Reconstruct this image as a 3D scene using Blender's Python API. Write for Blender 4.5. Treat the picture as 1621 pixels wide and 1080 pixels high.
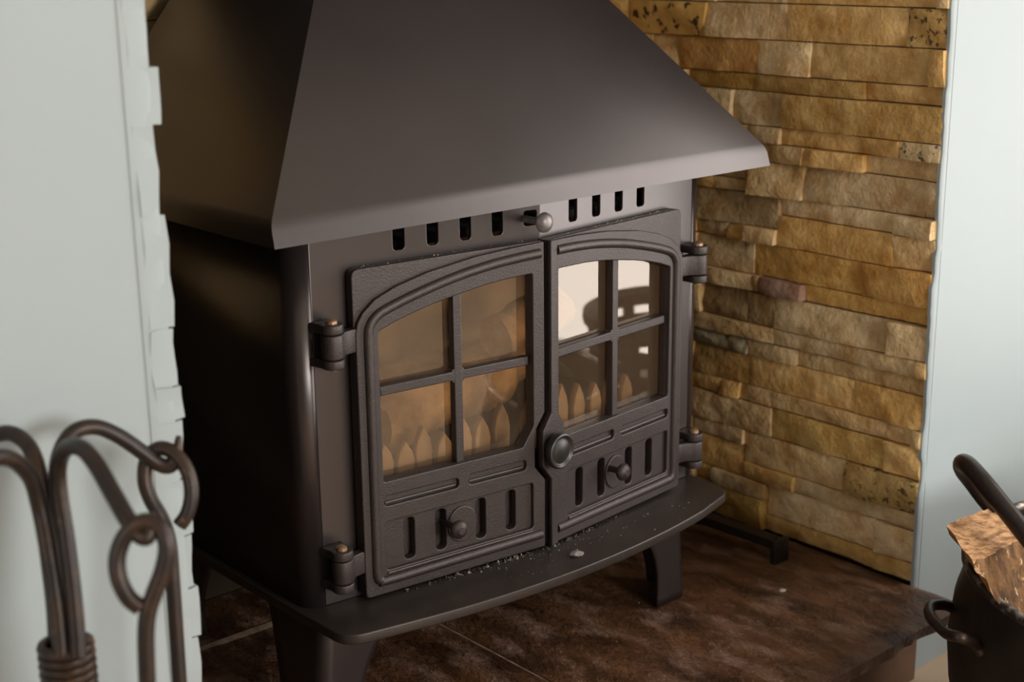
import bpy, bmesh, math, random
from mathutils import Vector, Matrix, noise
random.seed(7)
SC = bpy.context.scene
COL = SC.collection
for o in list(bpy.data.objects): bpy.data.objects.remove(o)

# ------------------------------------------------------------------ camera
CAM = Vector((-1.0855, -1.1914, 0.6944))
CR = Vector((0.75055163, -0.6607177, -0.01115192))
CU = Vector((0.18457054, 0.19340136, 0.96360242))
CF = Vector((0.63451238, 0.72529169, -0.26710672))
FPX = 2315.46
cd = bpy.data.cameras.new('camera'); cam = bpy.data.objects.new('camera', cd); COL.objects.link(cam)
m = Matrix.Identity(4)
for i in range(3):
    m[i][0] = CR[i]; m[i][1] = CU[i]; m[i][2] = -CF[i]; m[i][3] = CAM[i]
cam.matrix_world = m
cd.sensor_width = 36; cd.lens = FPX * 36 / 1621; cd.clip_start = .02
cd.dof.use_dof = True; cd.dof.focus_distance = 1.62; cd.dof.aperture_fstop = 5.6
SC.camera = cam

# ------------------------------------------------------------------ light
w = bpy.data.worlds.new('world'); SC.world = w; w.use_nodes = True
w.node_tree.nodes['Background'].inputs[0].default_value = (.75, .85, 1, 1)
w.node_tree.nodes['Background'].inputs[1].default_value = .3
def area(name, loc, rot, sx, sy, e, c):
    l = bpy.data.lights.new(name, 'AREA'); l.shape = 'RECTANGLE'; l.size = sx; l.size_y = sy
    l.energy = e; l.color = c
    o = bpy.data.objects.new(name, l); o.location = loc; o.rotation_euler = rot; COL.objects.link(o)
area('daylight_garden_door', (1.54, -1.15, .66), (0, math.pi/2, 0), 1.86, 1.3, 38, (1, .95, .90))
area('added_fill_far', (.05, -4.64, 1.15), (math.pi/2, 0, 0), 1.7, 1.3, 112, (1, .96, .91))  # added fill lamp on the unseen far wall, lifts stones and front faces
area('daylight_side_window', (-3.24, -1.2, 1.0), (0, -math.pi/2, 0), 1.3, 1.5, 16, (1, .95, .90))
SC.view_settings.view_transform = 'Standard'; SC.view_settings.look = 'None'
SC.view_settings.gamma = 1; SC.view_settings.exposure = 0.30
SC.view_settings.use_curve_mapping = False

# ------------------------------------------------------------------ materials
def mat(name, col, rough=.6, metal=0, spec=.5, col2=None, nscale=20, ndet=4, bump=0, bscale=60, bdist=.002,
        lo=.35, hi=.65, stretch=(1, 1, 1), rot=(0, 0, 0), objcol=False, col3=None, scale3=40, lo3=.6, hi3=.7, det3=3, tint=(1, 1, 1), rvar=0, bump2=0, bscale2=8):
    M = bpy.data.materials.new(name); M.use_nodes = True
    nt = M.node_tree; N = nt.nodes; L = nt.links; P = N['Principled BSDF']
    P.inputs['Roughness'].default_value = rough; P.inputs['Metallic'].default_value = metal
    P.inputs['Specular IOR Level'].default_value = spec; P.inputs['Specular Tint'].default_value = (*tint, 1)
    tc = N.new('ShaderNodeTexCoord'); mp = N.new('ShaderNodeMapping'); mp.inputs['Scale'].default_value = stretch; mp.inputs['Rotation'].default_value = rot
    L.new(tc.outputs['Object'], mp.inputs[0])
    def nz(sc, det=4, rg=.6):
        n = N.new('ShaderNodeTexNoise'); n.inputs['Scale'].default_value = sc; n.inputs['Detail'].default_value = det
        n.inputs['Roughness'].default_value = rg; L.new(mp.outputs[0], n.inputs['Vector']); return n.outputs['Fac']
    def rng(s, a, b):
        r = N.new('ShaderNodeMapRange'); r.inputs[1].default_value = a; r.inputs[2].default_value = b
        L.new(s, r.inputs[0]); return r.outputs[0]
    def mix(f, a, b, mode='MIX'):
        x = N.new('ShaderNodeMix'); x.data_type = 'RGBA'; x.blend_type = mode
        if isinstance(f, float): x.inputs[0].default_value = f
        else: L.new(f, x.inputs[0])
        for s, v in ((6, a), (7, b)):
            if isinstance(v, tuple): x.inputs[s].default_value = (*v, 1)
            else: L.new(v, x.inputs[s])
        return x.outputs[2]
    if objcol:
        oi = N.new('ShaderNodeObjectInfo'); c = oi.outputs['Color']
        if col2: c = mix(rng(nz(nscale, ndet), lo, hi), c, mix(1.0, c, col2, 'MULTIPLY'))
    else:
        c = col
        if col2: c = mix(rng(nz(nscale, ndet), lo, hi), col, col2)
    if col3: c = mix(rng(nz(scale3, det3), lo3, hi3), c, col3)
    if isinstance(c, tuple): P.inputs['Base Color'].default_value = (*c, 1)
    else: L.new(c, P.inputs['Base Color'])
    if rvar:
        r = N.new('ShaderNodeMapRange'); r.inputs[3].default_value = rough - rvar; r.inputs[4].default_value = rough + rvar
        r.inputs[1].default_value = .3; r.inputs[2].default_value = .7
        L.new(nz(nscale * .7), r.inputs[0]); L.new(r.outputs[0], P.inputs['Roughness'])
    prev = None
    for st, sc in ((bump, bscale), (bump2, bscale2)):
        if st:
            b = N.new('ShaderNodeBump'); b.inputs['Strength'].default_value = st; b.inputs['Distance'].default_value = bdist
            L.new(nz(sc, 6), b.inputs['Height'])
            if prev: L.new(prev, b.inputs['Normal'])
            prev = b.outputs[0]
    if prev: L.new(prev, P.inputs['Normal'])
    return M
M_PAINT = mat('stove_paint', (.017, .0125, .0122), .31, 0, .85, (.021, .016, .0155), 9, rvar=.02, bump=.06, bscale=900, bdist=.0006, col3=(.07, .064, .062), scale3=420, lo3=.70, hi3=.76, tint=(1, .89, .865))
M_CAST = mat('cast_iron', (.021, .0158, .015), .40, .0, .62, (.028, .0215, .0205), 30, bump=.9, bscale=520, bdist=.0006, rvar=.03, tint=(1, .89, .865))
M_PLATE = mat('dusty_base_plate', (.020, .0155, .0135), .40, 0, .6, (.030, .023, .019), 14, bump=.15, bscale=700, bdist=.0006, col3=(.10, .085, .065), scale3=230, lo3=.68, hi3=.78, tint=(1, .89, .865))
M_KNOB = mat('worn_knob_metal', (.26, .23, .225), .42, .4, .5, (.09, .08, .078), 60)
M_PIN = mat('brassy_pin', (.30, .19, .11), .4, .6)
M_BLACK = mat('firebox_black', (.012, .010, .009), .85)
M_ROPE = mat('door_gasket', (.012, .011, .010), .9)
M_BRICK = mat('firebrick', (.42, .27, .14), .9, col2=(.30, .18, .09), nscale=12)
M_PICKET = mat('charred_picket', (.50, .33, .19), .85, col2=(.38, .23, .12), nscale=35, stretch=(1, 1, .3))
M_FIRELOG = mat('fire_log', (.62, .36, .15), .85, col2=(.28, .14, .05), nscale=18, ndet=6, bump=.5, bscale=40, bdist=.004)
M_STONE = mat('split_face_sandstone', (1, 1, 1), .78, 0, .3, (.64, .50, .32), 24, 8, lo=.36, hi=.68, bump=.8, bscale=80, bdist=.006, objcol=True, bump2=.3, bscale2=22)
M_STONE_SP = mat('speckled_sandstone', (1, 1, 1), .8, 0, .3, (.8, .66, .48), 18, 6, bump=.8, bscale=80, bdist=.006, objcol=True, col3=(.11, .075, .036), scale3=120, lo3=.56, hi3=.63)
M_STONE_FO = mat('stained_sandstone', (1, 1, 1), .8, 0, .3, (.75, .6, .4), 16, 6, bump=.45, bscale=50, bdist=.005, objcol=True, col3=(.07, .032, .012), scale3=44, lo3=.56, hi3=.62)
M_WALLB = mat('shade_dark_stone_backing', (.035, .025, .016), .9, 0, .1)  # shade put into the colour: darkened to keep the hood's left side black
M_BLUE = mat('pale_blue_plaster', (.36, .41, .42), .5, 0, .35, (.345, .395, .405), 3, bump=.08, bscale=30, bdist=.003)
M_WHITE = mat('white_paint', (.78, .79, .78), .6)
M_SLATE = mat('riven_brown_slate', (.185, .085, .040), .32, 0, .5, (.055, .024, .012), 11, 9, lo=.36, hi=.62, bump=.7, bscale=30, bdist=.008, stretch=(1.9, .8, 1), rot=(0, 0, .5), col3=(.33, .20, .145), scale3=16, lo3=.50, hi3=.74, det3=10, rvar=.10, bump2=.6, bscale2=120)
M_SLATEEDGE = M_SLATE
M_GROUT = mat('hearth_bed', (.50, .36, .25), .9, col2=(.18, .11, .06), nscale=40)
M_PLINTH = mat('plinth_stone', (.20, .105, .055), .8, col2=(.12, .06, .03), nscale=10, bump=.4, bscale=30, bdist=.004)
M_FLOOR = mat('tan_floor', (.58, .43, .30), .5, col2=(.50, .36, .24), nscale=5, stretch=(1, 6, 1))
M_CEIL = mat('ceiling_white', (.5, .46, .40), .8)
M_DIMWALL = mat('light_cutting_dark_wall', (.16, .10, .06), .6)  # unseen left wall, made dark to limit light from that side
M_IRON = mat('rusty_wrought_iron', (.022, .015, .013), .40, .35, .5, (.050, .026, .014), 45, 5, lo=.42, hi=.7, bump=.3, bscale=160, bdist=.001, col3=(.20, .085, .025), scale3=55, lo3=.64, hi3=.74)
M_BUCKET = mat('blackened_bucket', (.018, .014, .012), .48, .3, .5, (.030, .022, .017), 20, bump=.2, bscale=50, bdist=.002)
M_RIM = mat('worn_bucket_rim', (.05, .042, .036), .42, .6, .5, (.34, .30, .26), 35, lo=.52, hi=.62)
M_BAIL = mat('bail_handle_iron', (.045, .032, .028), .36, .5, .5, (.030, .022, .019), 30)
M_SPLIT = mat('split_wood', (.56, .31, .14), .8, 0, .3, (.20, .085, .03), 130, 8, lo=.40, hi=.64, stretch=(.10, 1, 1), rot=(0, 0, -.29), bump=.9, bscale=200, bdist=.004)
M_BARK = mat('rough_bark', (.22, .105, .035), .88, 0, .3, (.07, .032, .012), 32, 7, lo=.40, hi=.60, bump=.9, bscale=60, bdist=.008, col3=(.55, .38, .20), scale3=60, lo3=.62, hi3=.68)
M_ASH = mat('pale_ash', (.50, .45, .38), .9)
M_SOOT = mat('soot_crumb', (.022, .018, .015), .6, col2=(.3, .25, .18), nscale=90, lo=.55, hi=.6)
def glass_mat():
    M = bpy.data.materials.new('smoked_stove_glass'); M.use_nodes = True
    nt = M.node_tree; N = nt.nodes; L = nt.links; N.remove(N['Principled BSDF']); out = N['Material Output']
    tr = N.new('ShaderNodeBsdfTransparent'); tr.inputs[0].default_value = (.80, .72, .62, 1)
    gl = N.new('ShaderNodeBsdfGlossy'); gl.inputs['Roughness'].default_value = .012; gl.inputs[0].default_value = (1, .9, .8, 1)
    df = N.new('ShaderNodeBsdfDiffuse'); df.inputs[0].default_value = (.60, .42, .27, 1)
    lw = N.new('ShaderNodeLayerWeight'); lw.inputs[0].default_value = .32
    mr = N.new('ShaderNodeMapRange'); mr.inputs[3].default_value = .085; mr.inputs[4].default_value = .6
    L.new(lw.outputs['Fresnel'], mr.inputs[0])
    tc = N.new('ShaderNodeTexCoord'); nz = N.new('ShaderNodeTexNoise'); nz.inputs['Scale'].default_value = 16
    L.new(tc.outputs['Object'], nz.inputs[0])
    m2 = N.new('ShaderNodeMapRange'); m2.inputs[3].default_value = .05; m2.inputs[4].default_value = .10
    L.new(nz.outputs['Fac'], m2.inputs[0])
    a = N.new('ShaderNodeMixShader'); L.new(m2.outputs[0], a.inputs[0]); L.new(tr.outputs[0], a.inputs[1]); L.new(df.outputs[0], a.inputs[2])
    b = N.new('ShaderNodeMixShader'); L.new(mr.outputs[0], b.inputs[0]); L.new(a.outputs[0], b.inputs[1]); L.new(gl.outputs[0], b.inputs[2])
    L.new(b.outputs[0], out.inputs[0]); return M
M_GLASS = glass_mat()

# ------------------------------------------------------------------ helpers
def link(name, me, mt, parent=None, smooth=40):
    if mt: me.materials.append(mt)
    if smooth is not None:
        me.polygons.foreach_set('use_smooth', [True] * len(me.polygons)); me.set_sharp_from_angle(angle=math.radians(smooth))
    o = bpy.data.objects.new(name, me); COL.objects.link(o)
    if parent: o.parent = parent
    return o
def from_bm(name, bm, mt, parent=None, smooth=40):
    bmesh.ops.recalc_face_normals(bm, faces=bm.faces)
    me = bpy.data.meshes.new(name); bm.to_mesh(me); bm.free()
    return link(name, me, mt, parent, smooth)
def tag(o, label, cat, group=None):
    o['label'] = label; o['category'] = cat
    if group: o['group'] = group
    return o
def struct(o, label=None):
    o['kind'] = 'structure'
    if label: o['label'] = label
    return o
def empty(name, loc, label, cat, group=None):
    o = bpy.data.objects.new(name, None); COL.objects.link(o); o.location = loc; o.empty_display_size = .05
    tag(o, label, cat, group); bpy.context.view_layer.update(); return o
def parent_keep(o, p):
    o.parent = p; o.matrix_parent_inverse = p.matrix_basis.inverted(); return o
def bm_box(bm, x0, x1, y0, y1, z0, z1, bev=0, seg=2):
    r = bmesh.ops.create_cube(bm, size=1)
    vs = r['verts']
    for v in vs:
        v.co = Vector(((x0+x1)/2 + v.co.x*(x1-x0), (y0+y1)/2 + v.co.y*(y1-y0), (z0+z1)/2 + v.co.z*(z1-z0)))
    if bev:
        es = list({e for v in vs for e in v.link_edges})
        bmesh.ops.bevel(bm, geom=es, offset=bev, segments=seg, profile=.5, affect='EDGES')
def box(name, mt, x0, x1, y0, y1, z0, z1, bev=0, parent=None, seg=2):
    bm = bmesh.new(); bm_box(bm, x0, x1, y0, y1, z0, z1, bev, seg); return from_bm(name, bm, mt, parent)
def smooth_path(pts, n=6):
    pts = [Vector(p) for p in pts]; out = []
    for i in range(len(pts)-1):
        p0 = pts[max(i-1, 0)]; p1 = pts[i]; p2 = pts[i+1]; p3 = pts[min(i+2, len(pts)-1)]
        for k in range(n):
            t = k/n
            out.append(.5*((2*p1) + (p2-p0)*t + (2*p0-5*p1+4*p2-p3)*t*t + (3*p1-p0-3*p2+p3)*t**3))
    out.append(pts[-1]); return out
def bm_tube(bm, pts, rad, seg=12, cap=True, closed=False):
    pts = [Vector(p) for p in pts]; n = len(pts); rs = rad if isinstance(rad, (list, tuple)) else [rad]*n
    tans = []
    for i in range(n):
        if closed: t = pts[(i+1) % n]-pts[i-1]
        else: t = pts[min(i+1, n-1)]-pts[max(i-1, 0)]
        tans.append(t.normalized())
    a = Vector((0, 0, 1)) if abs(tans[0].z) < .9 else Vector((1, 0, 0))
    nrm = (a - tans[0]*a.dot(tans[0])).normalized(); rings = []
    for i in range(n):
        nrm = (nrm - tans[i]*nrm.dot(tans[i])).normalized(); b = tans[i].cross(nrm)
        rings.append([bm.verts.new(pts[i] + rs[i]*(math.cos(2*math.pi*k/seg)*nrm + math.sin(2*math.pi*k/seg)*b)) for k in range(seg)])
    for i in range(n if closed else n-1):
        A = rings[i]; B = rings[(i+1) % n]
        off = 0
        if closed and i == n-1:
            off = min(range(seg), key=lambda s: (A[0].co-B[s].co).length)
        for k in range(seg):
            bm.faces.new((A[k], A[(k+1) % seg], B[(k+1+off) % seg], B[(k+off) % seg]))
    if cap and not closed:
        bm.faces.new(rings[0][::-1]); bm.faces.new(rings[-1])
def tube(name, mt, pts, rad, seg=12, parent=None, closed=False):
    bm = bmesh.new(); bm_tube(bm, pts, rad, seg, True, closed); return from_bm(name, bm, mt, parent)
def bm_lathe(bm, prof, seg=32, xf=None):
    rings = []
    for r, h in prof:
        if r < 1e-6: rings.append([bm.verts.new((0, 0, h))])
        else: rings.append([bm.verts.new((r*math.cos(2*math.pi*k/seg), r*math.sin(2*math.pi*k/seg), h)) for k in range(seg)])
    for A, B in zip(rings, rings[1:]):
        for k in range(seg):
            q = (k+1) % seg
            f = [A[k % len(A)], A[q % len(A)], B[q % len(B)], B[k % len(B)]]
            f = list(dict.fromkeys(f))
            if len(f) > 2: bm.faces.new(f)
    if xf:
        for R in rings:
            for v in R: v.co = xf(v.co)
def plate_mesh(outlines, w0, w1, bev=0, seg=2):
    """2-D outlines (first is the border, others holes) extruded w0..w1 along local z, rounded edges."""
    cu = bpy.data.curves.new('tmp', 'CURVE'); cu.dimensions = '2D'; cu.fill_mode = 'BOTH'
    for pts in outlines:
        s = cu.splines.new('POLY'); s.points.add(len(pts)-1)
        for p, (x, y) in zip(s.points, pts): p.co = (x, y, 0, 1)
        s.use_cyclic_u = True
    h = (w1-w0)/2; cu.extrude = max(h-bev, 1e-5); cu.bevel_depth = bev; cu.bevel_resolution = seg; cu.offset = -bev
    o = bpy.data.objects.new('tmp', cu); COL.objects.link(o); dg = bpy.context.evaluated_depsgraph_get()
    me = bpy.data.meshes.new_from_object(o.evaluated_get(dg))
    bpy.data.objects.remove(o); bpy.data.curves.remove(cu)
    for v in me.vertices: v.co.z += (w0+w1)/2
    return me
def bm_add_mesh(bm, me, xf):
    n0 = len(bm.verts); bm.from_mesh(me); bm.verts.ensure_lookup_table()
    for v in bm.verts[n0:]: v.co = xf(v.co)
    bpy.data.meshes.remove(me)
def weld(bm): bmesh.ops.remove_doubles(bm, verts=bm.verts, dist=1e-5)
def rrect(x0, x1, y0, y1, r, n=4):
    out = []
    for cx, cy, a0 in ((x1-r, y0+r, -90), (x1-r, y1-r, 0), (x0+r, y1-r, 90), (x0+r, y0+r, 180)):
        for k in range(n+1):
            a = math.radians(a0+90*k/n); out.append((cx+r*math.cos(a), cy+r*math.sin(a)))
    return out
def round_poly(pts, r, n=3):
    out = []; N = len(pts)
    for i in range(N):
        p = Vector(pts[i]).to_2d(); a = Vector(pts[i-1]).to_2d(); b = Vector(pts[(i+1) % N]).to_2d()
        rr = pts[i][2] if len(pts[i]) > 2 else r
        da = (a-p); db = (b-p); d = min(rr, da.length*.45, db.length*.45)
        if d < 1e-5: out.append((p.x, p.y)); continue
        q0 = p+da.normalized()*d; q1 = p+db.normalized()*d
        for k in range(n+1):
            t = k/n; q = (1-t)**2*q0 + 2*t*(1-t)*p + t*t*q1; out.append((q.x, q.y))
    return out
def clip_poly(pts, x0, x1, y0, y1):
    def cl(P, ins, inter):
        out = []
        for i in range(len(P)):
            a = P[i-1]; b = P[i]
            if ins(b):
                if not ins(a): out.append(inter(a, b))
                out.append(b)
            elif ins(a): out.append(inter(a, b))
        return out
    ix = lambda c: (lambda a, b: (c, a[1]+(b[1]-a[1])*(c-a[0])/(b[0]-a[0])))
    iy = lambda c: (lambda a, b: (a[0]+(b[0]-a[0])*(c-a[1])/(b[1]-a[1]), c))
    P = cl(pts, lambda p: p[0] >= x0, ix(x0)); P = cl(P, lambda p: p[0] <= x1, ix(x1))
    P = cl(P, lambda p: p[1] >= y0, iy(y0)); return cl(P, lambda p: p[1] <= y1, iy(y1))
def view_pt(px, py, d):      # direction of a photo pixel at depth d from the lens
    return CAM + d*(CF + (px-810.5)/FPX*CR - (py-540)/FPX*CU)

# ------------------------------------------------------------------ setting
ZH = -.178; ZF = -.32; YB = -.15; ZC = 2.1
XR0, XR1, YR = -3.2, 1.5, -4.6
struct(box('floor', M_FLOOR, XR0-.1, XR1+.1, YR-.1, .7, ZF-.05, ZF))
struct(box('ceiling', M_CEIL, XR0-.1, XR1+.1, YR-.1, .7, ZC, ZC+.05))
def wall_open(name, mt, verts_fn, outer, hole, t):
    me = plate_mesh([outer, hole], 0, t); bm = bmesh.new(); bm_add_mesh(bm, me, verts_fn); weld(bm)
    return struct(from_bm(name, bm, mt))
rect = lambda a, b, c, d: [(a, c), (b, c), (b, d), (a, d)]
wall_open('wall_right', M_BLUE, lambda v: Vector((XR1+v.z, v.x, v.y)), rect(YR, YB, ZF, ZC), rect(-1.8, -.5, ZF+.01, 1.6), .06)
wall_open('wall_back', M_BLUE, lambda v: Vector((v.x, YR-v.z, v.y)), rect(XR0, XR1, ZF, ZC), rect(-.8, .9, .5, 1.8), .06)
# window frames
def frame(name, xf, a, b, c, d, wd, dp):
    me = plate_mesh([rect(a, b, c, d), rect(a+wd, b-wd, c+wd, d-wd)], -dp/2, dp/2, .003)
    bm = bmesh.new(); bm_add_mesh(bm, me, xf); return struct(from_bm(name, bm, M_WHITE))
wall_open('wall_left', M_DIMWALL, lambda v: Vector((XR0-v.z, v.x, v.y)), rect(YR, YB, ZF, ZC), rect(-1.95, -.45, .35, 1.65), .06)
frame('window_2', lambda v: Vector((XR0-.02+v.z, v.x, v.y)), -1.95, -.45, .35, 1.65, .05, .05)
frame('door_1', lambda v: Vector((XR1+.02+v.z, v.x, v.y)), -1.8, -.5, ZF+.01, 1.6, .05, .05)
frame('fill_window', lambda v: Vector((v.x, YR-.02+v.z, v.y)), -.8, .9, .5, 1.8, .05, .05)  # unseen window, added around the far fill lamp
# chimney breast
XL, XRT = -.556, .575
struct(box('wall_breast_left', M_BLUE, XR0, XL, YB, .62, ZF, ZC))
struct(box('wall_breast_right', M_BLUE, XRT, XR1, YB, .62, ZF, ZC))
struct(box('wall_lintel', M_BLUE, XL, XRT, YB, .0, .95, ZC))
# painted rough stone ends along the left corner
pz = []
z = .98
prof = [(.66, .60, -.0), (.60, .555, .0075), (.555, .485, .000), (.485, .392, .005), (.392, .345, .0035), (.345, .315, .0065), (.315, .262, .0035), (.262, .213, .0075), (.213, .165, .0055), (.165, .118, .009), (.118, .07, .006), (.07, .02, .003), (.02, -.05, .006), (-.05, -.10, .002), (-.10, ZF, .005),
        (.95, .88, .004), (.88, .83, .0), (.83, .77, .006), (.77, .72, .002), (.72, .66, .005)]
jl = box('trim_1', M_BLUE, XL-.010, XL+.013, YB-.0012, YB+.05, ZF, .95, .0012); struct(jl, 'pale blue painted corner bead')
for a, b, e in prof:
    bm = bmesh.new(); x1 = -.5425+e; x0 = XL-.004
    bm_box(bm, x0, x1, YB-.0008-random.random()*.0012, YB+.06, b+.0008, a-.0008)
    bmesh.ops.subdivide_edges(bm, edges=bm.edges, cuts=3, use_grid_fill=True)
    for v in bm.verts:
        nv = noise.noise_vector(v.co*38); v.co += Vector((nv.x*.0026, nv.y*.0022, nv.z*.0030))
    from_bm('stone_end', bm, M_BLUE, jl)
# ragged plaster line at right corner
bm = bmesh.new(); prev = None; zz = ZF
N = 120
for i in range(N+1):
    z = ZF + (.95-ZF)*i/N
    xe = .5590 + .002*noise.noise(Vector((0, 3.1, z*23))) + .003*noise.cell(Vector((0, 0, z*24))) + .0015*noise.noise(Vector((5, 0, z*70)))
    a = [bm.verts.new(p) for p in ((xe, YB+.003, z), (xe, YB-.0016, z), (xe+.002, YB-.0030, z), (xe+.008, YB-.0030, z), (xe+.0105+.001*noise.noise(Vector((1, 1, z*30))), YB-.0002, z), (xe+.014, YB+.0005, z), (XRT+.004, YB+.0005, z), (XRT+.004, YB+.003, z))]
    if prev:
        for k in range(8): bm.faces.new((prev[k], prev[(k+1) % 8], a[(k+1) % 8], a[k]))
    prev = a
struct(from_bm('trim_2', bm, M_BLUE), 'ragged painted plaster edge beside the stone')

# alcove walls
TH = -.0177
def wx(y): return .556 + (y+.149)*math.tan(TH)
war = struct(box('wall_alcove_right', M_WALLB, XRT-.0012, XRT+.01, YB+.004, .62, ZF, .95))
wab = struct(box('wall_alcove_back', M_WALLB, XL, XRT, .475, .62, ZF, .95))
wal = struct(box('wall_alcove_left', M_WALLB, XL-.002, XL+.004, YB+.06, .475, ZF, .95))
PAL = [tuple(min(.88, q*1.45) for q in c) for c in ((.56, .40, .20), (.58, .43, .24), (.53, .41, .24), (.58, .39, .16), (.50, .38, .22), (.54, .35, .13), (.62, .47, .28), (.49, .36, .19), (.56, .41, .21))]
scount = [0]
def stone(parent, xf, a0, a1, z0, z1, proud, col, mt=M_STONE, th=.03):
    bm = bmesh.new(); g = .0004
    a1 = min(a1, .1492) if parent is war else a1; z0 -= .0006; z1 += .0006
    a0 += g; a1 -= g; z0 += g; z1 -= g
    pln = [(random.uniform(-.002, .004), random.uniform(-.16, .16), random.uniform(-.32, .32), a0+(a1-a0)*random.random(), z0+(z1-z0)*random.random()) for _ in range(2+int((a1-a0)/.06))]
    nx = max(4, int((a1-a0)/.0075)); nz = max(4, int((z1-z0)/.0075)); seed = random.random()*50
    V = []
    for j in range(nz+1):
        R = []
        for i in range(nx+1):
            a = a0+(a1-a0)*i/nx; z = z0+(z1-z0)*j/nz
            f = min(p0+ga*(a-ac)+gz*(z-zc) for p0, ga, gz, ac, zc in pln); f = max(f, -.0060)
            d = f + .0022*noise.noise(Vector((a*30+z*14, z*40, seed))) + .0015*noise.noise(Vector((a*90+z*50, z*110, seed+9))) + .0016*abs(noise.noise(Vector((a*44+z*60, z*22-a*16, seed+20)))) + proud
            ed = min(i, nx-i, j, nz-j)
            if ed == 0: d -= .0016
            ja = .0009*noise.noise(Vector((a*90, z*90, seed+3))) if 0 < i < nx else .0005*noise.noise(Vector((seed, z*60, 1)))
            R.append(bm.verts.new((a+ja, z, d)))
        V.append(R)
    for j in range(nz):
        for i in range(nx): bm.faces.new((V[j][i], V[j][i+1], V[j+1][i+1], V[j+1][i]))
    ring = V[0][:] + [V[j][nx] for j in range(1, nz+1)] + V[nz][:-1][::-1] + [V[j][0] for j in range(nz-1, 0, -1)]
    back = [bm.verts.new((v.co.x, v.co.y, -th)) for v in ring]
    for k in range(len(ring)): bm.faces.new((ring[k], ring[(k+1) % len(ring)], back[(k+1) % len(ring)], back[k]))
    for v in bm.verts: v.co = xf(v.co)
    o = from_bm('stone', bm, mt, parent, 50); o.color = (*col, 1); return o
rows = [
 (.601, .648, [.45, .33, .229, .108, -.134, -.154]), (.651, .70, [.45, .30, .16, -.03, -.155]),
 (.551, .599, [.45, .396, .248, .106, -.088, -.153]), (.503, .549, [.45, .354, .300, .153, .062, -.127, -.153]),
 (.479, .501, [.45, .283, .158, -.028, -.155]), (.431, .477, [.45, .33, .249, .195, .105, -.157]),
 (.407, .429, [.45, .28, .164, .107, -.088, -.156]), (.382, .405, [.45, .3, .2, .122, .063, -.033, -.156]),
 (.333, .380, [.154, .063, -.127, -.157]), (.333, .350, [.45, .34, .258, .222, .154]), (.352, .380, [.45, .3, .154]),
 (.286, .331, [.45, .258, .105]), (.307, .331, [.105, -.089, -.156]),
 (.263, .284, [.45, .33, .256, .192, .161, .106]), (.262, .305, [.106, -.089, -.156]),
 (.213, .260, [.45, .36, .255, .150, -.04, -.157]), (.188, .211, [.45, .35, .237, .149, .135, .057, -.156]),
 (.140, .185, [.45, .37, .262, .243, .155, .105, -.088, -.156]), (.116, .138, [.45, .36, .261, .105, -.134, -.152]),
 (.091, .113, [.45, .35, .26, .187, .152, .064, -.154]), (.043, .089, [.45, .36, .26, .151, -.035, -.157]),
 (.018, .041, [.45, .34, .26, .201, .167, .108, -.134, -.159]), (-.029, .015, [.45, .36, .261, .106, -.09, -.160]),
 (-.053, -.031, [.45, .36, .261, .156]), (-.103, -.056, [.45, .36, .239, .156]), (-.079, -.032, [.155, -.029, -.159]),
 (-.103, -.081, [.154, .058, -.157]), (-.128, -.105, [.45, .35, .245, .212, .108]), (-.177, -.130, [.45, .33, .213, .109]),
 (-.152, -.106, [.108, -.083, -.156]), (-.177, -.154, [.109, -.154])]
special = {(2, 1): ((.55, .36, .12), M_STONE_FO, None), (3, 2): ((.50, .28, .09), M_STONE, None), (3, 4): ((.56, .38, .16), M_STONE, None),
 (4, 1): ((.42, .26, .07), M_STONE, None), (4, 2): ((.44, .29, .10), M_STONE, None), (5, 4): ((.50, .33, .12), M_STONE, None),
 (6, 4): ((.56, .45, .27), M_STONE_SP, None), (11, 1): ((.36, .27, .15), M_STONE, None), (2, 4): ((.48, .32, .12), M_STONE_SP, None),
 (15, 3): ((.58, .36, .11), M_STONE, None), (15, 4): ((.58, .35, .12), M_STONE, None), (16, 4): ((.34, .22, .17), M_STONE, .004),
 (16, 5): ((.54, .33, .10), M_STONE, None), (17, 3): ((.33, .24, .12), M_STONE, None), (17, 4): ((.32, .23, .12), M_STONE, -.003), (20, 2): ((.40, .25, .09), M_STONE, None),
 (22, 3): ((.52, .35, .12), M_STONE, None), (25, 1): ((.40, .28, .11), M_STONE_SP, None), (19, 3): ((.34, .30, .20), M_STONE, -.003), (19, 2): ((.34, .29, .19), M_STONE, -.003),
 (28, 2): ((.50, .33, .10), M_STONE, None), (30, 0): ((.52, .35, .13), M_STONE, -.001)}
xfr = lambda v: Vector((wx(-v.x)-v.z, -v.x, v.y))
for ri, (z0, z1, ys) in enumerate(rows):
    for k in range(len(ys)-1):
        c = random.choice(PAL); j = .9+.2*random.random(); c = tuple(q*j for q in c); mt = M_STONE; pr = random.choice((-.005, -.003, -.001, .001, .003, .005))
        if (ri, k) in special:
            c, mt, p2 = special[(ri, k)]; c = tuple(q*1.3 for q in c)
            if p2 is not None: pr = p2
        stone(war, xfr, -ys[k], -ys[k+1], z0, z1, pr, c, mt, .018)
xfb = lambda v: Vector((v.x, .462-v.z, v.y))
for z0, z1 in ((.36, .405), (.407, .43), (.432, .477), (.479, .501), (.503, .549), (.551, .599), (.601, .648), (.65, .70)):
    x = -.545
    while x < .52:
        x2 = min(x+random.choice((.11, .15, .19, .24)), .538)
        if .538-x2 < .06: x2 = .538
        stone(wab, xfb, x, x2, z0, z1, random.choice((-.003, 0, .003)), random.choice(PAL), M_STONE, .014); x = x2

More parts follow.
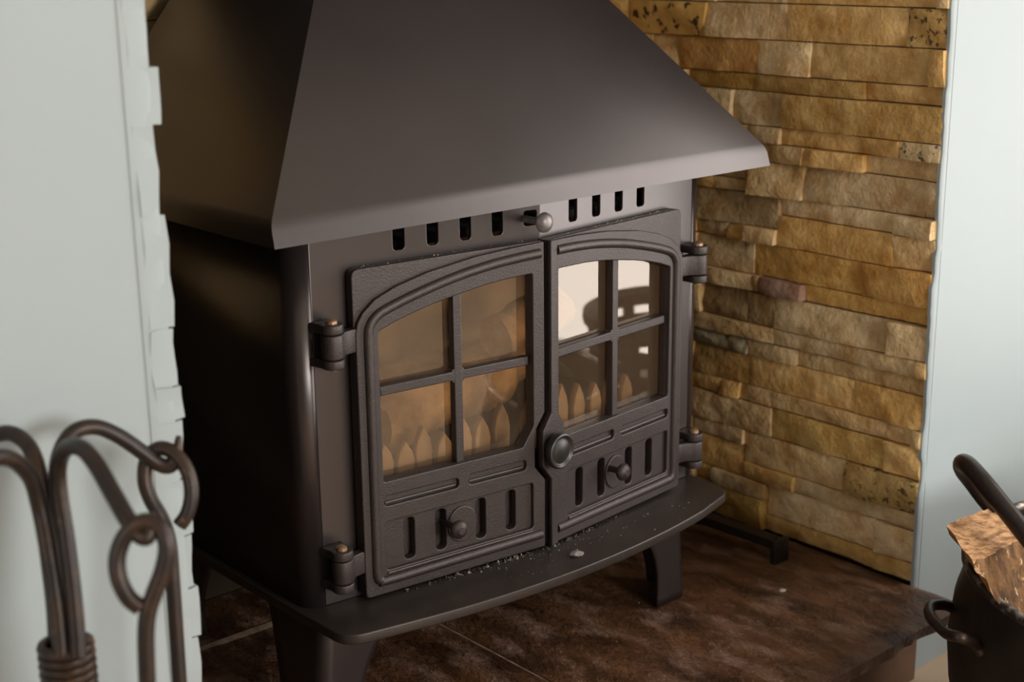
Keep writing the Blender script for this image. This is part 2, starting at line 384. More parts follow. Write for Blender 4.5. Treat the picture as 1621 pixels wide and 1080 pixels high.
# hearth : riven slate slabs on a plinth
hearth = struct(box('hearth_plinth', M_PLINTH, -.556, .5575, YB-.016, .47, ZF, ZH-.022, .003), 'brown stone plinth under the hearth slabs')
def slab(x0, x1, y0, y1, front=False, right=False):
    bm = bmesh.new(); nx = int((x1-x0)/.012); ny = int((y1-y0)/.012); sd = random.random()*30; T = .021
    top = []; bot = []
    for j in range(ny+1):
        A = []; B = []
        for i in range(nx+1):
            x = x0+(x1-x0)*i/nx; y = y0+(y1-y0)*j/ny
            zt = ZH + .0016*noise.noise(Vector((x*9+sd, y*5, 2))) + .0010*noise.noise(Vector((x*30, y*18+sd, 5))) - .001
            dx = dy = 0
            if j == 0: dy = .004*noise.noise(Vector((x*14, sd, 0)))+.002*noise.noise(Vector((x*50, sd, 4))); zt -= .002
            if right and i == nx: dx = .003*noise.noise(Vector((y*20, sd, 3))); zt -= .002
            if not (j and i) or i == nx: zt -= .0008
            A.append(bm.verts.new((x+dx, y+dy, zt)))
            B.append(bm.verts.new((x+dx*2, y+(-.001+dy*2.2 if j == 0 else 0) + (.004 if j == 0 else 0), ZH-T+.001*noise.noise(Vector((x*20, y*20, 8))))))
        top.append(A); bot.append(B)
    for j in range(ny):
        for i in range(nx):
            bm.faces.new((top[j][i], top[j][i+1], top[j+1][i+1], top[j+1][i]))
    rt = top[0][:] + [top[j][nx] for j in range(1, ny+1)] + top[ny][:-1][::-1] + [top[j][0] for j in range(ny-1, 0, -1)]
    rb = bot[0][:] + [bot[j][nx] for j in range(1, ny+1)] + bot[ny][:-1][::-1] + [bot[j][0] for j in range(ny-1, 0, -1)]
    keep = set(rb)
    for R in bot:
        for v in R:
            if v not in keep: bm.verts.remove(v)
    for k in range(len(rt)):
        q = (k+1) % len(rt); bm.faces.new((rt[k], rt[q], rb[q], rb[k]))
    bm.faces.new(rb[::-1])
    from_bm('slab', bm, M_SLATE, hearth, 50)
slab(-.555, -.0022, -.237, .3440); slab(.0018, .557, -.237, .3440, right=True)
slab(-.555, .10, .3535, .47); slab(.103, .552, .3535, .47)
box('mortar_joint', M_GROUT, -.55, .55, .343, .356, ZH-.02, ZH-.0010, parent=hearth)
box('mortar_joint', M_GROUT, -.004, .004, -.228, .35, ZH-.02, ZH-.0030, parent=hearth)

# ------------------------------------------------------------------ wood stove
ALF = math.atan(.0331/.31); CA, SA = math.cos(ALF), math.sin(ALF)
def PX(s):   # panel coordinates (u along panel from centre, v up, w outwards) -> world
    return lambda v: Vector((s*(v.x*CA+v.z*SA), v.x*SA-v.z*CA, v.y))
stove = empty('wood_stove', (0, .18, ZH), 'dark brown cast iron wood stove with canopy hood and double glazed doors', 'stove')
def SP(o): return parent_keep(o, stove)
# body shell (sides, back, rounded front corners)
def body_path(inset=0.0):
    r = .022; pts = []
    W = .31; yb = .0331
    # start on left panel, come round the corner
    p = []
    u0 = .276
    base = [PX(-1)(Vector((u0, 0, 0))), None]
    corner = Vector((-W, yb, 0)); a = (PX(-1)(Vector((.30, 0, 0)))-corner).normalized(); b = Vector((0, 1, 0))
    q0 = corner+a*r; q1 = corner+b*r
    p.append(PX(-1)(Vector((.262, 0, -.0012)))); p.append(PX(-1)(Vector((.2893, 0, -.0006))))
    for k in range(9):
        t = k/8; p.append((1-t)**2*q0+2*t*(1-t)*corner+t*t*q1)
    p.append(Vector((-W, .39, 0))); p.append(Vector((-W+.008, .40, 0)))
    return p + [Vector((-v.x, v.y, 0)) for v in p[::-1]]
bm = bmesh.new(); path = body_path(); A = [bm.verts.new((v.x, v.y, 0)) for v in path]; B = [bm.verts.new((v.x, v.y, .412)) for v in path]
for k in range(len(path)-1): bm.faces.new((A[k], A[k+1], B[k+1], B[k]))
bmesh.ops.recalc_face_normals(bm, faces=bm.faces)
me = bpy.data.meshes.new('body'); bm.to_mesh(me); bm.free(); o = link('body', me, M_PAINT, None, 50)
sm = o.modifiers.new('t', 'SOLIDIFY'); sm.thickness = .005; sm.offset = -1
SP(o)
vent_u = [.0575+.042*k for k in range(4)]
bm = bmesh.new()
for s in (-1, 1):
    outer = rect(.0, .289, .0, .412)
    holes = [rrect(u-.0072, u+.0072, .3775, .4065, .004) for u in vent_u]
    if s == -1: holes.append(rrect(.004, .022, .383, .400, .003))
    holes.append(rect(.004, .236, .02, .352))
    bm_add_mesh(bm, plate_mesh([outer]+holes, -.005, 0, .0006, 1), PX(s))
SP(from_bm('front_panel', bm, M_PAINT))
# inner firebox
bm = bmesh.new(); bm_box(bm, -.30, .30, .05, .39, .405, .411); SP(from_bm('top_plate', bm, M_BLACK))
bm = bmesh.new(); bm_box(bm, -.262, .262, .285, .31, .02, .40); bm_box(bm, -.285, -.262, .05, .31, .02, .40); bm_box(bm, .262, .285, .05, .31, .02, .40)
SP(from_bm('firebox_lining', bm, M_BRICK))
bm = bmesh.new(); bm_box(bm, -.285, .285, .04, .31, .004, .10); SP(from_bm('firebed', bm, M_BLACK))
bm = bmesh.new(); bm_box(bm, -.262, .262, .045, .29, .372, .382); SP(from_bm('baffle_plate', bm, M_BLACK))
# pointed pickets behind the glass
pk = []
for s, lst in ((-1, [(.222, .186), (.197, .200), (.170, .196), (.146, .214), (.118, .196), (.092, .214), (.066, .208), (.038, .224)]),
               (1, [(.014, .212), (.042, .216), (.072, .224), (.104, .214), (.136, .206), (.168, .208), (.199, .200)])):
    for u, h in lst:
        u2 = u-.009*(-s); hw = .0112; b = .10; h = b + (h-.128)*.72
        out = [(u2-hw*.85, b), (u2+hw*.85, b), (u2+hw, b+(h-b)*.55), (u2+hw*.75, b+(h-b)*.76), (u2+.0006, h), (u2-.0006, h), (u2-hw*.75, b+(h-b)*.76), (u2-hw, b+(h-b)*.55)]
        bm = bmesh.new(); bm_add_mesh(bm, plate_mesh([out], -.046, -.036, .002, 1), PX(s)); SP(from_bm('picket', bm, M_PICKET))
# hood
H0, YH, ZL, ZM = .3645, -.0302, .4124, .4345
def ring(bm, hx, y0, y1, z): return [bm.verts.new(p) for p in ((-hx, y0, z), (hx, y0, z), (hx, y1, z), (-hx, y1, z))]
bm = bmesh.new(); t = .27
R0 = ring(bm, H0, YH, .42, ZL); R1 = ring(bm, H0-.001, YH+.0062, .42, ZM); R2 = ring(bm, H0-.8*t, YH+.76*t, .42, ZM+t)
Ri = ring(bm, H0-.004, YH+.004, .416, ZL); Rj = ring(bm, H0-.004, YH+.004, .416, ZL+.012)
for a, b in ((Ri, R0), (R0, R1), (R1, R2), (Rj, Ri)):
    for k in range(4): bm.faces.new((a[k], a[(k+1) % 4], b[(k+1) % 4], b[k]))
bm.faces.new(R2); bm.faces.new(Rj[::-1])
bmesh.ops.recalc_face_normals(bm, faces=bm.faces)
es = [e for e in bm.edges if all(abs(v.co.z-ZM) < 1e-6 for v in e.verts)]
bmesh.ops.bevel(bm, geom=es, offset=.007, segments=5, profile=.5, affect='EDGES')
hood = SP(from_bm('hood', bm, M_PAINT, None, 32))
bm = bmesh.new(); bm_lathe(bm, [(.085, ZM+t), (.085, ZM+t+.03), (.076, ZM+t+.032), (.076, 1.3), (.0, 1.3)], 32, lambda v: v+Vector((0, .3, 0)))
SP(from_bm('flue_pipe', bm, M_PAINT))
# base plate
pts = []
for i in range(25):
    x = -.300+.588*i/24; pts.append((x, -.086+.040*abs((x+.006)/.30)**2.0))
outline = [(-.317, .41), (-.317, .03), (-.3155, -.0465, .024)] + pts[3:-3] + [(.294, -.042, .026), (.298, .03), (.301, .41)]
outline = round_poly(outline, .004, 6)
bm = bmesh.new(); bm_add_mesh(bm, plate_mesh([outline], -.0125, -.0005, .0018, 2), lambda v: v.copy()); weld(bm)
SP(from_bm('base_plate', bm, M_PLATE))
# legs
def leg(sx, sy, y0):
    X = .298
    bm = bmesh.new(); cols = []; NZ = 14
    for j in range(NZ+1):
        t = j/NZ; z = -.0125+(ZH+.0125)*t
        lf = .058 + .085*(1-t)**3.0 - .02*math.sin(math.pi*t)*.4; ls = .070 + .045*(1-t)**1.5
        xo = X-.012+.014*t; r = .014; row = []
        for q in [1, .85, .7, .55, .4, .25]: row.append((xo-r-(lf-r)*q, 0))
        for k in range(7):
            a = math.pi/2*k/6; row.append((xo-r+r*math.sin(a), r-r*math.cos(a)))
        for q in [.25, .5, .75, 1]: row.append((xo, r+(ls-r)*q))
        cols.append([bm.verts.new((sx*x, y0+sy*y, z)) for x, y in row])
    for A, B in zip(cols, cols[1:]):
        for k in range(len(A)-1): bm.faces.new((A[k], A[k+1], B[k+1], B[k]))
    bmesh.ops.recalc_face_normals(bm, faces=bm.faces)
    me = bpy.data.meshes.new('leg'); bm.to_mesh(me); bm.free(); o = link('leg', me, M_PAINT, None, 60)
    md = o.modifiers.new('t', 'SOLIDIFY'); md.thickness = .005; md.offset = 0
    SP(o)
for sx in (-1, 1): leg(sx, 1, .038); leg(sx, -1, .385)

# doors -------------------------------------------------------------
Z0, Z1 = .0024, .3674
def make_door(s):
    ui = .0075 if s < 0 else -.0045
    win_in = .0233 if s < 0 else .0115
    pan_in = .0245 if s < 0 else .026
    arch = [(.249, .300), (.2465, .311), (.240, .321), (.225, .3335), (.2, .3435), (.16, .3535), (.1, .3620), (.05, .3655), (max(ui, .0), .3668)]
    if s < 0: inner = [(ui, Z1), (ui, .168), (.0215, .147), (.0215, .104), (ui, .086), (ui, Z0)]
    else: inner = [(ui, Z1), (ui, Z0)]
    border = [(.249, Z0, .006), (.249, Z1, .009)] + inner
    window = [(.222, .1315, .003), (.2225, .2985, .003), (.2, .3065), (.175, .3132), (.15, .3188), (.125, .3232), (.1, .3270), (.085, .3290), (.06, .3313), (win_in, .3328, .003), (win_in, .1545, .002), (win_in+.0155, .1315, .002)]
    window = round_poly(window, 0); border = round_poly(border, .0)
    slots = [rrect(u-.0068, u+.0068, .0335, .0815, .005) for u in (.1895, .1485, .0950, .0535)]
    slots_hole = slots
    bm = bmesh.new(); X = PX(s)
    bm_add_mesh(bm, plate_mesh([border, window]+slots_hole, .002, .0133, .0012, 2), X)
    # raised field with arch, panel recess and grooves
    r_in = [(ui, .3668)] + inner[1:] if s < 0 else [(ui, .3668), (ui, Z0)]
    field = round_poly([(.2488, Z0, .006)] + arch[:-1] + r_in, 0)
    panel = rrect(pan_in, .2222, .0295, .0855, .004)
    g1 = rrect(.1265, .2222, .1035, .1150, .0045); g2 = rrect(.034 if s < 0 else .028, .1135, .1035, .1155, .0045)
    bm_add_mesh(bm, plate_mesh([field, window, panel, g1, g2], .0123, .0180, .0013, 2), X)
    # boss around air slide
    bm_add_mesh(bm, plate_mesh([[(.121+.0195*math.cos(a*math.pi/10), .058+.0215*math.sin(a*math.pi/10)) for a in range(20)]], .0123, .0155, .0012, 2), X)
    # rope seal and reveal ring behind the front
    cx, cy = .12, .23
    ringo = [(cx+(x-cx)*1.05+(.004 if x > cx else -.004), cy+(y-cy)*1.06) for x, y in window]
    door = from_bm('door', bm, M_CAST); door['label'] = ('left' if s < 0 else 'right') + ' glazed cast iron door'; SP(door)
    # bead moulding
    e = .0135 if s < 0 else .0075
    bead = [(e, .0195), (.06, .0192), (.13, .0188), (.222, .0182), (.2305, .0202), (.2345, .0275), (.2345, .06), (.2345, .15), (.2345, .25), (.2345, .295), (.2315, .3075), (.2245, .3155), (.212, .3215), (.178, .3315), (.131, .3425), (.083, .3500), (.04, .3535), (e, .3545)]
    pb = smooth_path([(u, v, .0172) for u, v in bead], 5); bm = bmesh.new(); bm_tube(bm, pb, .0058, 12)
    for v in bm.verts: v.co = X(v.co)
    from_bm('bead_moulding', bm, M_CAST, door)
    # inner fine rib under the panel
    bm = bmesh.new(); bm_tube(bm, [(pan_in+.002, .0262, .0180), (.221, .0262, .0180)], .0018, 8)
    for v in bm.verts: v.co = X(v.co)
    from_bm('rib', bm, M_CAST, door)
    for v0, ua, ub in ((.1062, .129, .2195), (.1062, .037 if s < 0 else .03, .111)):
        bm = bmesh.new(); bm_tube(bm, [(ua, v0, .0133), (ub, v0, .0133)], .0020, 8)
        for v in bm.verts: v.co = X(v.co)
        from_bm('rib', bm, M_CAST, door)
    # backing of slots
    bm = bmesh.new(); bm_add_mesh(bm, plate_mesh([rect(.03, .21, .028, .088)], .0002, .0015), X)
    from_bm('air_slide', bm, M_CAST, door)
    # glazing bars
    for nm, q in (('glazing_bar', [(.1155, .1300), (.1260, .1300), (.1260, .3245), (.1155, .3258)]), ('glazing_bar', [(win_in+.003, .2265), (.2195, .2265), (.2195, .2368), (win_in+.003, .2368)])):
        bm = bmesh.new(); bm_add_mesh(bm, plate_mesh([q], 0.0026, .0130 if q[0][1] < .2 else .0128, .0012, 2), X); from_bm(nm, bm, M_CAST, door)
    bm = bmesh.new()
    bm_add_mesh(bm, plate_mesh([rrect(.1125, .1290, .2235, .2398, .0035)], 0.0026, .0126, .0010, 1), X); from_bm('bar_joint', bm, M_CAST, door)
    # panes
    big = [(cx+(x-cx)*1.02, cy+(y-cy)*1.02) for x, y in window]
    for (a, b) in ((0, .1207), (.1207, .3)):
        for (c, d) in ((0, .2317), (.2317, .4)):
            bm = bmesh.new(); P = clip_poly(big, a, b, c, d)
            P = [p for i, p in enumerate(P) if (Vector(p)-Vector(P[i-1])).length > 1e-5]
            vs = [bm.verts.new(X(Vector((x, y, .0013)))) for x, y in P]; bm.faces.new(vs)
            me = bpy.data.meshes.new('pane'); bm.normal_update()
            if bm.faces[:][0].normal.y > 0: bmesh.ops.reverse_faces(bm, faces=bm.faces)
            bm.to_mesh(me); bm.free(); link('pane', me, M_GLASS, door, None)
    # hinges
    for zc in (.2935, .0455):
        bm = bmesh.new(); uc, wc, r = .2775, .020, .0115
        def knuckle(z0, z1, r, X=X):
            out = [(uc+r*math.cos(math.radians(a)), wc+r*math.sin(math.radians(a))) for a in range(-20, 201, 20)]
            out = [(uc+r, .0)] + out[1:] + [(uc-r, .0)] if False else out + [(uc-r+.001, .001), (uc+r+.004, .001)]
            me = plate_mesh([out], z0, z1, .0015, 2)
            bm_add_mesh(bm, me, lambda v: X(Vector((v.x, v.z, v.y))))
        knuckle(zc+.0135, zc+.0235, .0120); from_bm('hinge_knuckle', bm, M_CAST, door)
        bm = bmesh.new(); knuckle(zc-.0235, zc-.0140, .0120); from_bm('hinge_knuckle', bm, M_CAST, door)
        bm = bmesh.new()
        out = [(uc+r*math.cos(math.radians(a)), wc+r*math.sin(math.radians(a))) for a in range(-90, 150, 15)]
        out = [(.244, .006), (.258, .0075), (.266, .0085)] + out + [(.262, .0200), (.252, .0170), (.244, .0170)]
        bm_add_mesh(bm, plate_mesh([out], zc-.0130, zc+.0125, .0015, 2), lambda v: X(Vector((v.x, v.z, v.y))))
        from_bm('hinge_arm', bm, M_CAST, door)
        bm = bmesh.new(); bm_lathe(bm, [(0, zc-.026), (.004, zc-.026), (.004, zc+.0235), (.0062, zc+.0236), (.0058, zc+.0265), (.0035, zc+.0285), (0, zc+.029)], 14,
                                   lambda v: X(Vector((uc+v.x, v.z, wc+v.y))))
        from_bm('hinge_pin', bm, M_PIN, door)
    # air slide knob
    ku, kv = (.1395, .0625) if s < 0 else (.1095, .0655)
    bm = bmesh.new()
    bm_lathe(bm, [(0, -.001), (.0042, -.001), (.0042, .030), (.0090, .0315), (.0108, .0345), (.0108, .037), (.0085, .0405), (.0045, .0420), (.0040, .0428), (0, .0430)], 24, lambda v: X(Vector((ku+v.x, kv+v.y, v.z))))
    from_bm('air_knob', bm, M_CAST, door)
    if s > 0:
        strip = [(-.0045, Z1), (.0068, Z1), (.0068, .166), (.0175, .148), (.0175, .103), (.0068, .085), (.0068, Z0-.001), (-.0045, Z0-.001), (-.0045, .085), (-.0190, .104), (-.0190, .147), (-.0045, .166)]
        bm = bmesh.new(); bm_add_mesh(bm, plate_mesh([round_poly(strip, .0015)], .0123, .0205, .0012, 2), X); from_bm('meeting_strip', bm, M_CAST, door)
        bm = bmesh.new(); ku, kv = -.0025, .1225
        bm_lathe(bm, [(0, .018), (.0135, .018), (.0125, .022), (.0185, .0255), (.0213, .0285), (.0216, .0325), (.0206, .0350), (.0188, .0358), (.0172, .0350), (.0160, .0335), (.0148, .0332), (.011, .0350), (.006, .0362), (0, .0366)], 40, lambda v: X(Vector((ku+v.x, kv+v.y, v.z))))
        k = from_bm('door_knob', bm, mat('knob_black', (.020, .017, .016), .36, .2, .6, bump=.08, bscale=150, bdist=.001), door); k['label'] = 'round dished black door knob'
    return door
DL = make_door(-1); DR = make_door(1)
# damper knob on the front panel
bm = bmesh.new(); bm_lathe(bm, [(0, -.004), (.004, -.004), (.004, .024), (.0095, .0255), (.0115, .0285), (.0108, .032), (.0065, .0355), (.0035, .0365), (0, .0367)], 26, lambda v: Vector((-.020+v.x, -v.z+.0, .3915+v.y)))
k = SP(from_bm('damper_knob', bm, M_KNOB)); k['label'] = 'pale worn round damper knob'

# logs in the firebox
def rough_log(name, a, b, r, mt, label, cat, seed, flat=.0, group=None):
    bm = bmesh.new(); a = Vector(a); b = Vector(b); n = 14; pts = []; rs = []
    for i in range(n+1):
        t = i/n; pts.append(a.lerp(b, t)+Vector((0, 0, .004*noise.noise(Vector((t*4, seed, 0)))))); rs.append(r*(.9+.15*noise.noise(Vector((t*3, seed, 5)))))
    rs[0] *= .8; rs[-1] *= .8
    bm_tube(bm, pts, rs, 16)
    for v in bm.verts: v.co += Vector(noise.noise_vector(v.co*40+Vector((seed, 0, 0))))*.005
    o = from_bm(name, bm, mt, None, 60); return tag(o, label, cat, group)
rough_log('fire_log', (-.15, .12, .150), (.07, .15, .165), .040, M_FIRELOG, 'tan charred log lying across the fire behind the left stove door', 'log', 2, group='logs inside the stove')
rough_log('fire_log', (.02, .10, .225), (.165, .15, .235), .034, M_FIRELOG, 'tan charred log behind the lower panes of the right stove door', 'log', 7, group='logs inside the stove')
rough_log('fire_log', (-.18, .24, .142), (.19, .235, .142), .036, M_FIRELOG, 'tan log lying at the very back of the stove firebox', 'log', 11, group='logs inside the stove')

# soot and ash on the base plate
def crumbs(name, n, gen, mt, smin, smax, label, cat):
    bm = bmesh.new()
    for i in range(n):
        p = gen(); s = smin+(smax-smin)*random.random()**2
        vs = [bm.verts.new(Vector(p)+Vector((random.uniform(-1, 1), random.uniform(-1, 1), 0))*s) for _ in range(3)]
        tp = bm.verts.new(Vector(p)+Vector((random.uniform(-.5, .5)*s, random.uniform(-.5, .5)*s, s*random.uniform(.5, 1.1))))
        for k in range(3): bm.faces.new((vs[k], vs[(k+1) % 3], tp))
        bm.faces.new(vs[::-1])
    o = from_bm(name, bm, mt, None, None); o['kind'] = 'stuff'; return tag(o, label, cat)
def g1():
    x = random.gauss(-.03, .075); x = max(-.2, min(.2, x)); return (x, .0331*abs(x)/.31-.016-abs(random.gauss(0, .004)), -.0006)
crumbs('soot_crumbs', 420, g1, M_SOOT, .0012, .0038, 'black soot crumbs along the foot of the stove doors', 'soot')
def g4():
    x = random.uniform(.02, .24)*random.choice((-1, 1)); return (x, .0331*abs(x)/.31-.004-random.random()*.006, Z1+.0002)
crumbs('dust_crumbs', 90, g4, M_ASH, .0005, .0016, 'pale dust and fluff caught along the top edges of the stove doors', 'dust')
def g2():
    x = random.uniform(-.1, .25); y = -.025-abs(random.gauss(0, .016)); return (x, max(y, -.075+.03*abs(x/.3)**2), -.0006)
crumbs('ash_specks', 110, g2, M_ASH, .0005, .0013, 'pale ash specks scattered on the stove base plate', 'ash')
def g3(): return (random.uniform(-.3, .5), random.uniform(-.22, .2), ZH-.0003)
crumbs('hearth_specks', 70, g3, M_ASH, .0006, .0016, 'tiny pale specks scattered on the slate hearth', 'ash')
def flake(name, c, r, mt, label, cat):
    bm = bmesh.new(); bmesh.ops.create_icosphere(bm, subdivisions=2, radius=r)
    for v in bm.verts:
        v.co *= 1+.5*noise.noise(v.co*160); v.co.z *= .45; v.co.x *= 1.5; v.co += Vector(c)
    zb = min(v.co.z for v in bm.verts)
    for v in bm.verts: v.co.z += c[2]-zb
    return tag(from_bm(name, bm, mt, None, None), label, cat)
flake('ash_flake', (.003, -.057, -.0006), .0062, mat('grey_ash', (.20, .18, .17), .8), 'grey ash flake on the middle of the stove base plate', 'ash')
flake('wood_chip', (.405, -.045, ZH-.0012), .0042, M_ASH, 'pale wood chip lying on the slate hearth beside the stove', 'wood chip')

# iron bar tool lying behind the right leg
bm = bmesh.new()
pth = [(.40, .235, ZH+.010), (.47, .165, ZH+.022), (.468, .12, ZH+.030), (.474, .03, ZH+.030)]
prev = None
def bar(bm, pts, wv, hv):
    R = []
    for p in pts:
        p = Vector(p); R.append([bm.verts.new(p+a*wv+b*hv) for a, b in ((-1, -1), (1, -1), (1, 1), (-1, 1))])
    for A, B in zip(R, R[1:]):
        for k in range(4): bm.faces.new((A[k], A[(k+1) % 4], B[(k+1) % 4], B[k]))
    bm.faces.new(R[0][::-1]); bm.faces.new(R[-1])
rake = empty('fire_rake', (.47, .1, ZH), 'black iron rake lying on the hearth behind the right stove leg', 'fire tool')
bm = bmesh.new(); bar(bm, [(.425, .26, ZH+.013), (.466, .20, ZH+.022), (.478, .15, ZH+.026), (.482, .03, ZH+.026)], Vector((.011, .003, 0)), Vector((0, 0, .0065)))
parent_keep(from_bm('handle_bar', bm, M_BUCKET), rake)
bm = bmesh.new(); bm_box(bm, .466, .497, .016, .026, ZH-.0008, ZH+.034, .0015); parent_keep(from_bm('rake_head', bm, M_BUCKET), rake)
bm = bmesh.new(); bm_box(bm, .415, .437, .25, .27, ZH-.0008, ZH+.018, .001); parent_keep(from_bm('foot', bm, M_BUCKET), rake)

# ------------------------------------------------------------------ companion set
CX, CY = -.697, -.252
stand = empty('companion_stand', (CX, CY, ZF), 'rusty wrought iron companion stand with curled hooks beside the left wall', 'tool stand')
def st(name, bm, mt=M_IRON): return parent_keep(from_bm(name, bm, mt), stand)
D0 = 1.06; RR = .0061
def hook(px):
    bm = bmesh.new(); pts = smooth_path([view_pt(*p) for p in px], 7); n = len(pts)
    bm_tube(bm, pts, [RR*min(1, .32+.68*(n-1-i)/9) for i in range(n)], 14); st('hook', bm)
hook([(112, 1040, 1.07), (107, 960, 1.07), (97, 860, 1.07), (90, 780, 1.07), (93, 725, 1.075), (113, 687, 1.085), (148, 676, 1.095), (185, 689, 1.105), (225, 716, 1.115), (250, 734, 1.12), (268, 738, 1.122), (279, 722, 1.122), (283, 690, 1.122)])
hook([(124, 1040, 1.04), (118, 960, 1.04), (106, 860, 1.04), (95, 790, 1.04), (92, 742, 1.035), (103, 712, 1.02), (126, 708, 1.0), (150, 732, .985), (180, 784, .97), (203, 824, .96), (222, 848, .956), (236, 846, .955), (241, 812, .955)])
hook([(90, 1040, 1.07), (86, 960, 1.07), (74, 860, 1.07), (66, 780, 1.072), (58, 735, 1.08), (42, 702, 1.09), (15, 686, 1.10), (-18, 694, 1.11), (-55, 720, 1.12), (-85, 742, 1.125), (-100, 740, 1.125), (-108, 700, 1.125)])
hook([(98, 1040, 1.04), (90, 960, 1.04), (74, 860, 1.04), (62, 800, 1.04), (48, 756, 1.03), (20, 728, 1.01), (-14, 727, .99), (-45, 756, .975), (-75, 805, .965), (-95, 838, .96), (-110, 838, .96), (-116, 806, .96)])
ztop = view_pt(105, 1012, 1.055).z
sx, sy = view_pt(105, 1030, 1.055).x, view_pt(105, 1030, 1.055).y
bm = bmesh.new(); prof = [(.0148, ztop-.004), (.0148, ztop)]
n = 22
for i in range(n):
    z = ztop-.0005-i*.0068
    for k in range(5):
        a = math.pi*k/4; prof.append((.0176+.0030*math.sin(a), z-.0034+.0034*math.cos(a)))
prof.append((.016, ztop-n*.0068-.002)); prof.append((0, ztop-n*.0068-.002))
bm_lathe(bm, prof, 32, lambda v: v+Vector((sx, sy, 0))); st('coiled_sleeve', bm)
bm = bmesh.new(); bm_lathe(bm, [(0, ZF+.02), (.011, ZF+.02), (.011, ztop-n*.0068), (0, ztop-n*.0068)], 20, lambda v: v+Vector((sx, sy, 0))); st('post', bm)
for k in range(3):
    a = math.radians(200+120*k); bm = bmesh.new()
    bm_tube(bm, smooth_path([(sx, sy, ZF+.10), (sx+.05*math.cos(a), sy+.05*math.sin(a), ZF+.07), (sx+.085*math.cos(a), sy+.085*math.sin(a), ZF+.02), (sx+.098*math.cos(a), sy+.098*math.sin(a), ZF+.006)], 5), .006, 10); st('foot', bm)
def tool(name, px, tail, label, extra):
    pts = smooth_path([view_pt(*p) for p in px], 7); bpt = pts[-1]
    lo = Vector((bpt.x, bpt.y, tail)); pts.append(bpt.lerp(lo, .5)); pts.append(lo)
    t = empty(name, (lo.x, lo.y, ZF+.02), label, 'fire tool', 'tools hanging on the companion stand')
    bm = bmesh.new(); bm_tube(bm, pts, RR*.95, 14); parent_keep(from_bm('crook_handle', bm, M_IRON), t)
    bm = bmesh.new(); extra(bm, lo); parent_keep(from_bm('working_end', bm, M_IRON), t)
def shovel(bm, p): bm_box(bm, p.x-.045, p.x+.045, p.y-.006, p.y+.004, p.z-.13, p.z+.012, .006)
def poker(bm, p): bm_tube(bm, [p+Vector((0, 0, .02)), p-Vector((0, 0, .06)), p-Vector((-.012, 0, .085))], [.0058, .0058, .002], 10)
tool('fire_poker', [(222, 962, .958), (203, 946, .956), (188, 915, .955), (186, 880, .955), (200, 846, .955), (226, 826, .955), (252, 834, .955), (264, 864, .955), (258, 902, .956), (244, 940, .957), (234, 972, .958), (231, 1010, .96), (233, 1080, .965)], -.05,
     'rusty iron fire tool with a looped crook on the nearer right hook', poker)
tool('fire_shovel', [(284, 832, 1.12), (297, 812, 1.12), (303, 780, 1.12), (296, 745, 1.12), (276, 718, 1.121), (252, 710, 1.122), (233, 726, 1.122), (229, 760, 1.122), (238, 790, 1.123), (256, 822, 1.124), (268, 860, 1.126), (274, 930, 1.13), (284, 1080, 1.14)], -.05,
     'dark iron fire tool with an open crook on the farther hook by the wall edge', shovel)

# ------------------------------------------------------------------ log bucket
BX, BY, BR, BZ = .520, -.555, .268, -.02
bucket = empty('log_bucket', (BX, BY, ZF), 'black iron log bucket with worn rim and bail handle at the right edge', 'bucket')
def bk(name, bm, mt): return parent_keep(from_bm(name, bm, mt, None, 50), bucket)
off = lambda v: v+Vector((BX, BY, 0))
bm = bmesh.new(); bm_lathe(bm, [(0, ZF+.001), (BR-.075, ZF+.001), (BR-.055, ZF+.012), (BR-.018, ZF+.07), (BR+.004, ZF+.14), (BR+.009, ZF+.19), (BR+.004, BZ-.055), (BR-.006, BZ-.02), (BR-.005, BZ-.004), (BR-.009, BZ-.004), (BR-.010, BZ-.02), (BR-.002, BZ-.06), (BR+.003, ZF+.18), (BR-.06, ZF+.03), (0, ZF+.02)], 64, off); bk('bucket_body', bm, M_BUCKET)
bm = bmesh.new(); bm_tube(bm, [(BX+(BR-.006)*math.cos(a*math.pi/36), BY+(BR-.006)*math.sin(a*math.pi/36), BZ-.002) for a in range(72)], .0058, 10, closed=True); bk('rim', bm, M_RIM)
# lug handle on the side
dl = 1.70
bm = bmesh.new(); lug = [(1508, 962, 1.74), (1492, 958, 1.72), (1474, 960, 1.69), (1472, 974, 1.66), (1484, 990, 1.64), (1500, 1004, 1.62), (1522, 1010, 1.60), (1542, 1018, 1.58), (1554, 1034, 1.575)]
def on_bucket(px, py, R):      # where the sight line meets the bucket side
    d = view_pt(px, py, 1)-CAM; o = CAM-Vector((BX, BY, 0)); a = d.x**2+d.y**2; b = o.x*d.x+o.y*d.y; c = o.x**2+o.y**2-R*R
    q = b*b-a*c
    return CAM+d*((-b-math.sqrt(q))/a) if q > 0 else CAM+d*(-b/a)
lug = [on_bucket(1506, 962, BR-.004)] + [view_pt(*p) for p in lug[1:-2]] + [on_bucket(1544, 1020, BR+.012), on_bucket(1555, 1036, BR+.004)]
bm_tube(bm, smooth_path(lug, 6), .0064, 12); bk('lug_handle', bm, M_IRON)
# bail handle: one bent tube
bm = bmesh.new()
bail = [view_pt(*p) for p in ((1600, 818, 1.862), (1570, 802, 1.835), (1540, 764, 1.82), (1525, 744, 1.80), (1524, 733, 1.775), (1534, 738, 1.745), (1556, 762, 1.715), (1585, 798, 1.69), (1621, 843, 1.66), (1680, 917, 1.612), (1740, 992, 1.565))] + [Vector((.335, -.555, -.075))]
bm_tube(bm, smooth_path(bail, 6), .0112, 16); bk('bail_handle', bm, M_BAIL)
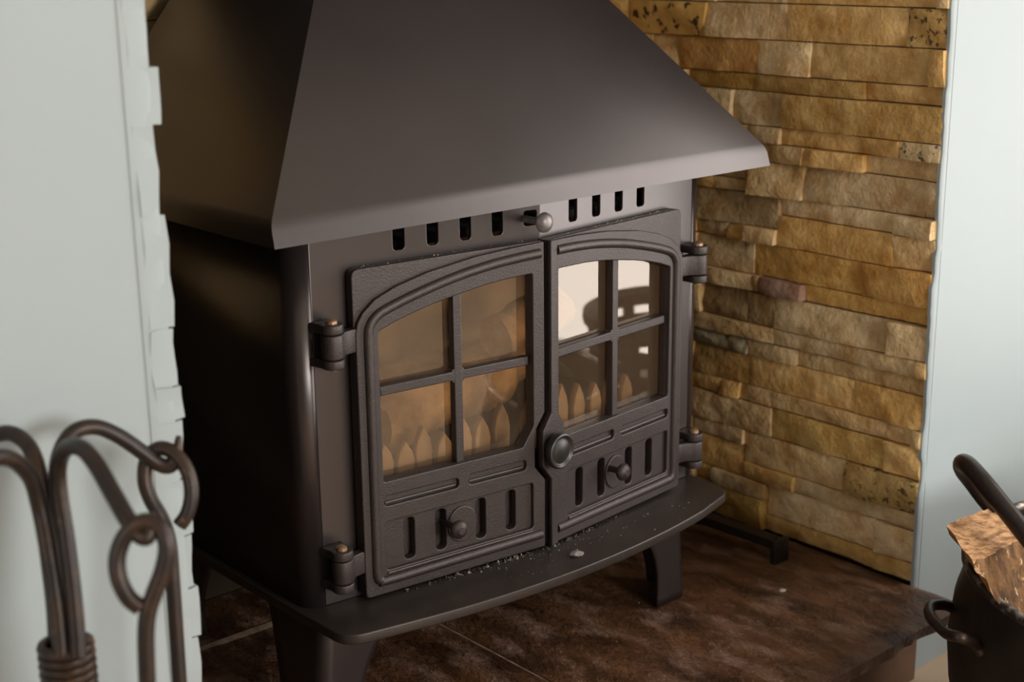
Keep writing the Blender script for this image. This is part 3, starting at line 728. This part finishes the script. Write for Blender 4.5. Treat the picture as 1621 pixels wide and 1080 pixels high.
# split log
def prism(name, secs, mt_side, mt_split, label, split_idx, seed):
    me_pts = []; bm = bmesh.new(); n = len(secs[0]); NS = 22; sub = 14
    rings = []
    for s in range(NS+1):
        t = s/NS; ringp = []
        base = [Vector(secs[0][k]).lerp(Vector(secs[1][k]), t) for k in range(n)]
        for k in range(n):
            for q in range(sub):
                p = base[k].lerp(base[(k+1) % n], q/sub)
                amp = .0045 if k not in split_idx else .0022
                p = p+Vector(noise.noise_vector(p*45+Vector((seed, 0, 0))))*amp
                cen = sum(base, Vector())/n; fr = k*sub+q
                g = noise.noise(Vector((fr*1.3, t*2.2, seed)))*.0035 + noise.noise(Vector((fr*.55, t*1.2, seed+4)))*.003
                p = p+(p-cen).normalized()*g
                ringp.append(p)
        rings.append([bm.verts.new(p) for p in ringp])
    m = n*sub
    for A, B in zip(rings, rings[1:]):
        for k in range(m):
            f = bm.faces.new((A[k], A[(k+1) % m], B[(k+1) % m], B[k])); f.material_index = 1 if (k//sub) in split_idx else 0
    f = bm.faces.new(rings[0][::-1]); f.material_index = 1
    f = bm.faces.new(rings[-1]); f.material_index = 1
    o = from_bm(name, bm, mt_side, None, 50); o.data.materials.append(mt_split); return tag(o, label, 'log')
V = view_pt
prism('firewood_log', [[V(1498, 833, 1.66), V(1541, 890, 1.58), V(1583, 962, 1.60), V(1560, 930, 1.74)],
                       [V(1590, 796, 1.90), V(1650, 838, 1.84), V(1680, 990, 1.84), V(1640, 930, 1.98)]], M_BARK, M_SPLIT,
      'split firewood log with rough bark sticking out of the black bucket', (0,), 3)
# wicker basket by the garden door (seen mirrored in the right stove door)
KX, KY = 1.087, -.446
basket = empty('wicker_basket', (KX, KY, ZF), 'dark open weave basket mirrored in the upper panes of the right stove door', 'basket')
M_WICK = mat('dark_wicker', (.02, .016, .014), .7)
def bsk(name, pts, r, cl):
    bm = bmesh.new(); bm_tube(bm, pts, r, 6, closed=cl); parent_keep(from_bm(name, bm, M_WICK), basket)
for i in range(7):
    z = ZF+.014+i*.048; R = .15+.02*i/6
    bsk('weave', [(KX+R*math.cos(a*math.pi/16), KY+R*math.sin(a*math.pi/16), z) for a in range(32)], .013 if i < 6 else .020, True)
for k in range(16):
    a = 2*math.pi*k/16
    bsk('stake', [(KX+.15*math.cos(a), KY+.15*math.sin(a), ZF+.004), (KX+.17*math.cos(a), KY+.17*math.sin(a), ZF+.302)], .012, False)
bm = bmesh.new(); bm_lathe(bm, [(0, ZF+.001), (.15, ZF+.001), (.15, ZF+.012), (0, ZF+.012)], 32, lambda v: v+Vector((KX, KY, 0))); parent_keep(from_bm('base', bm, M_WICK), basket)
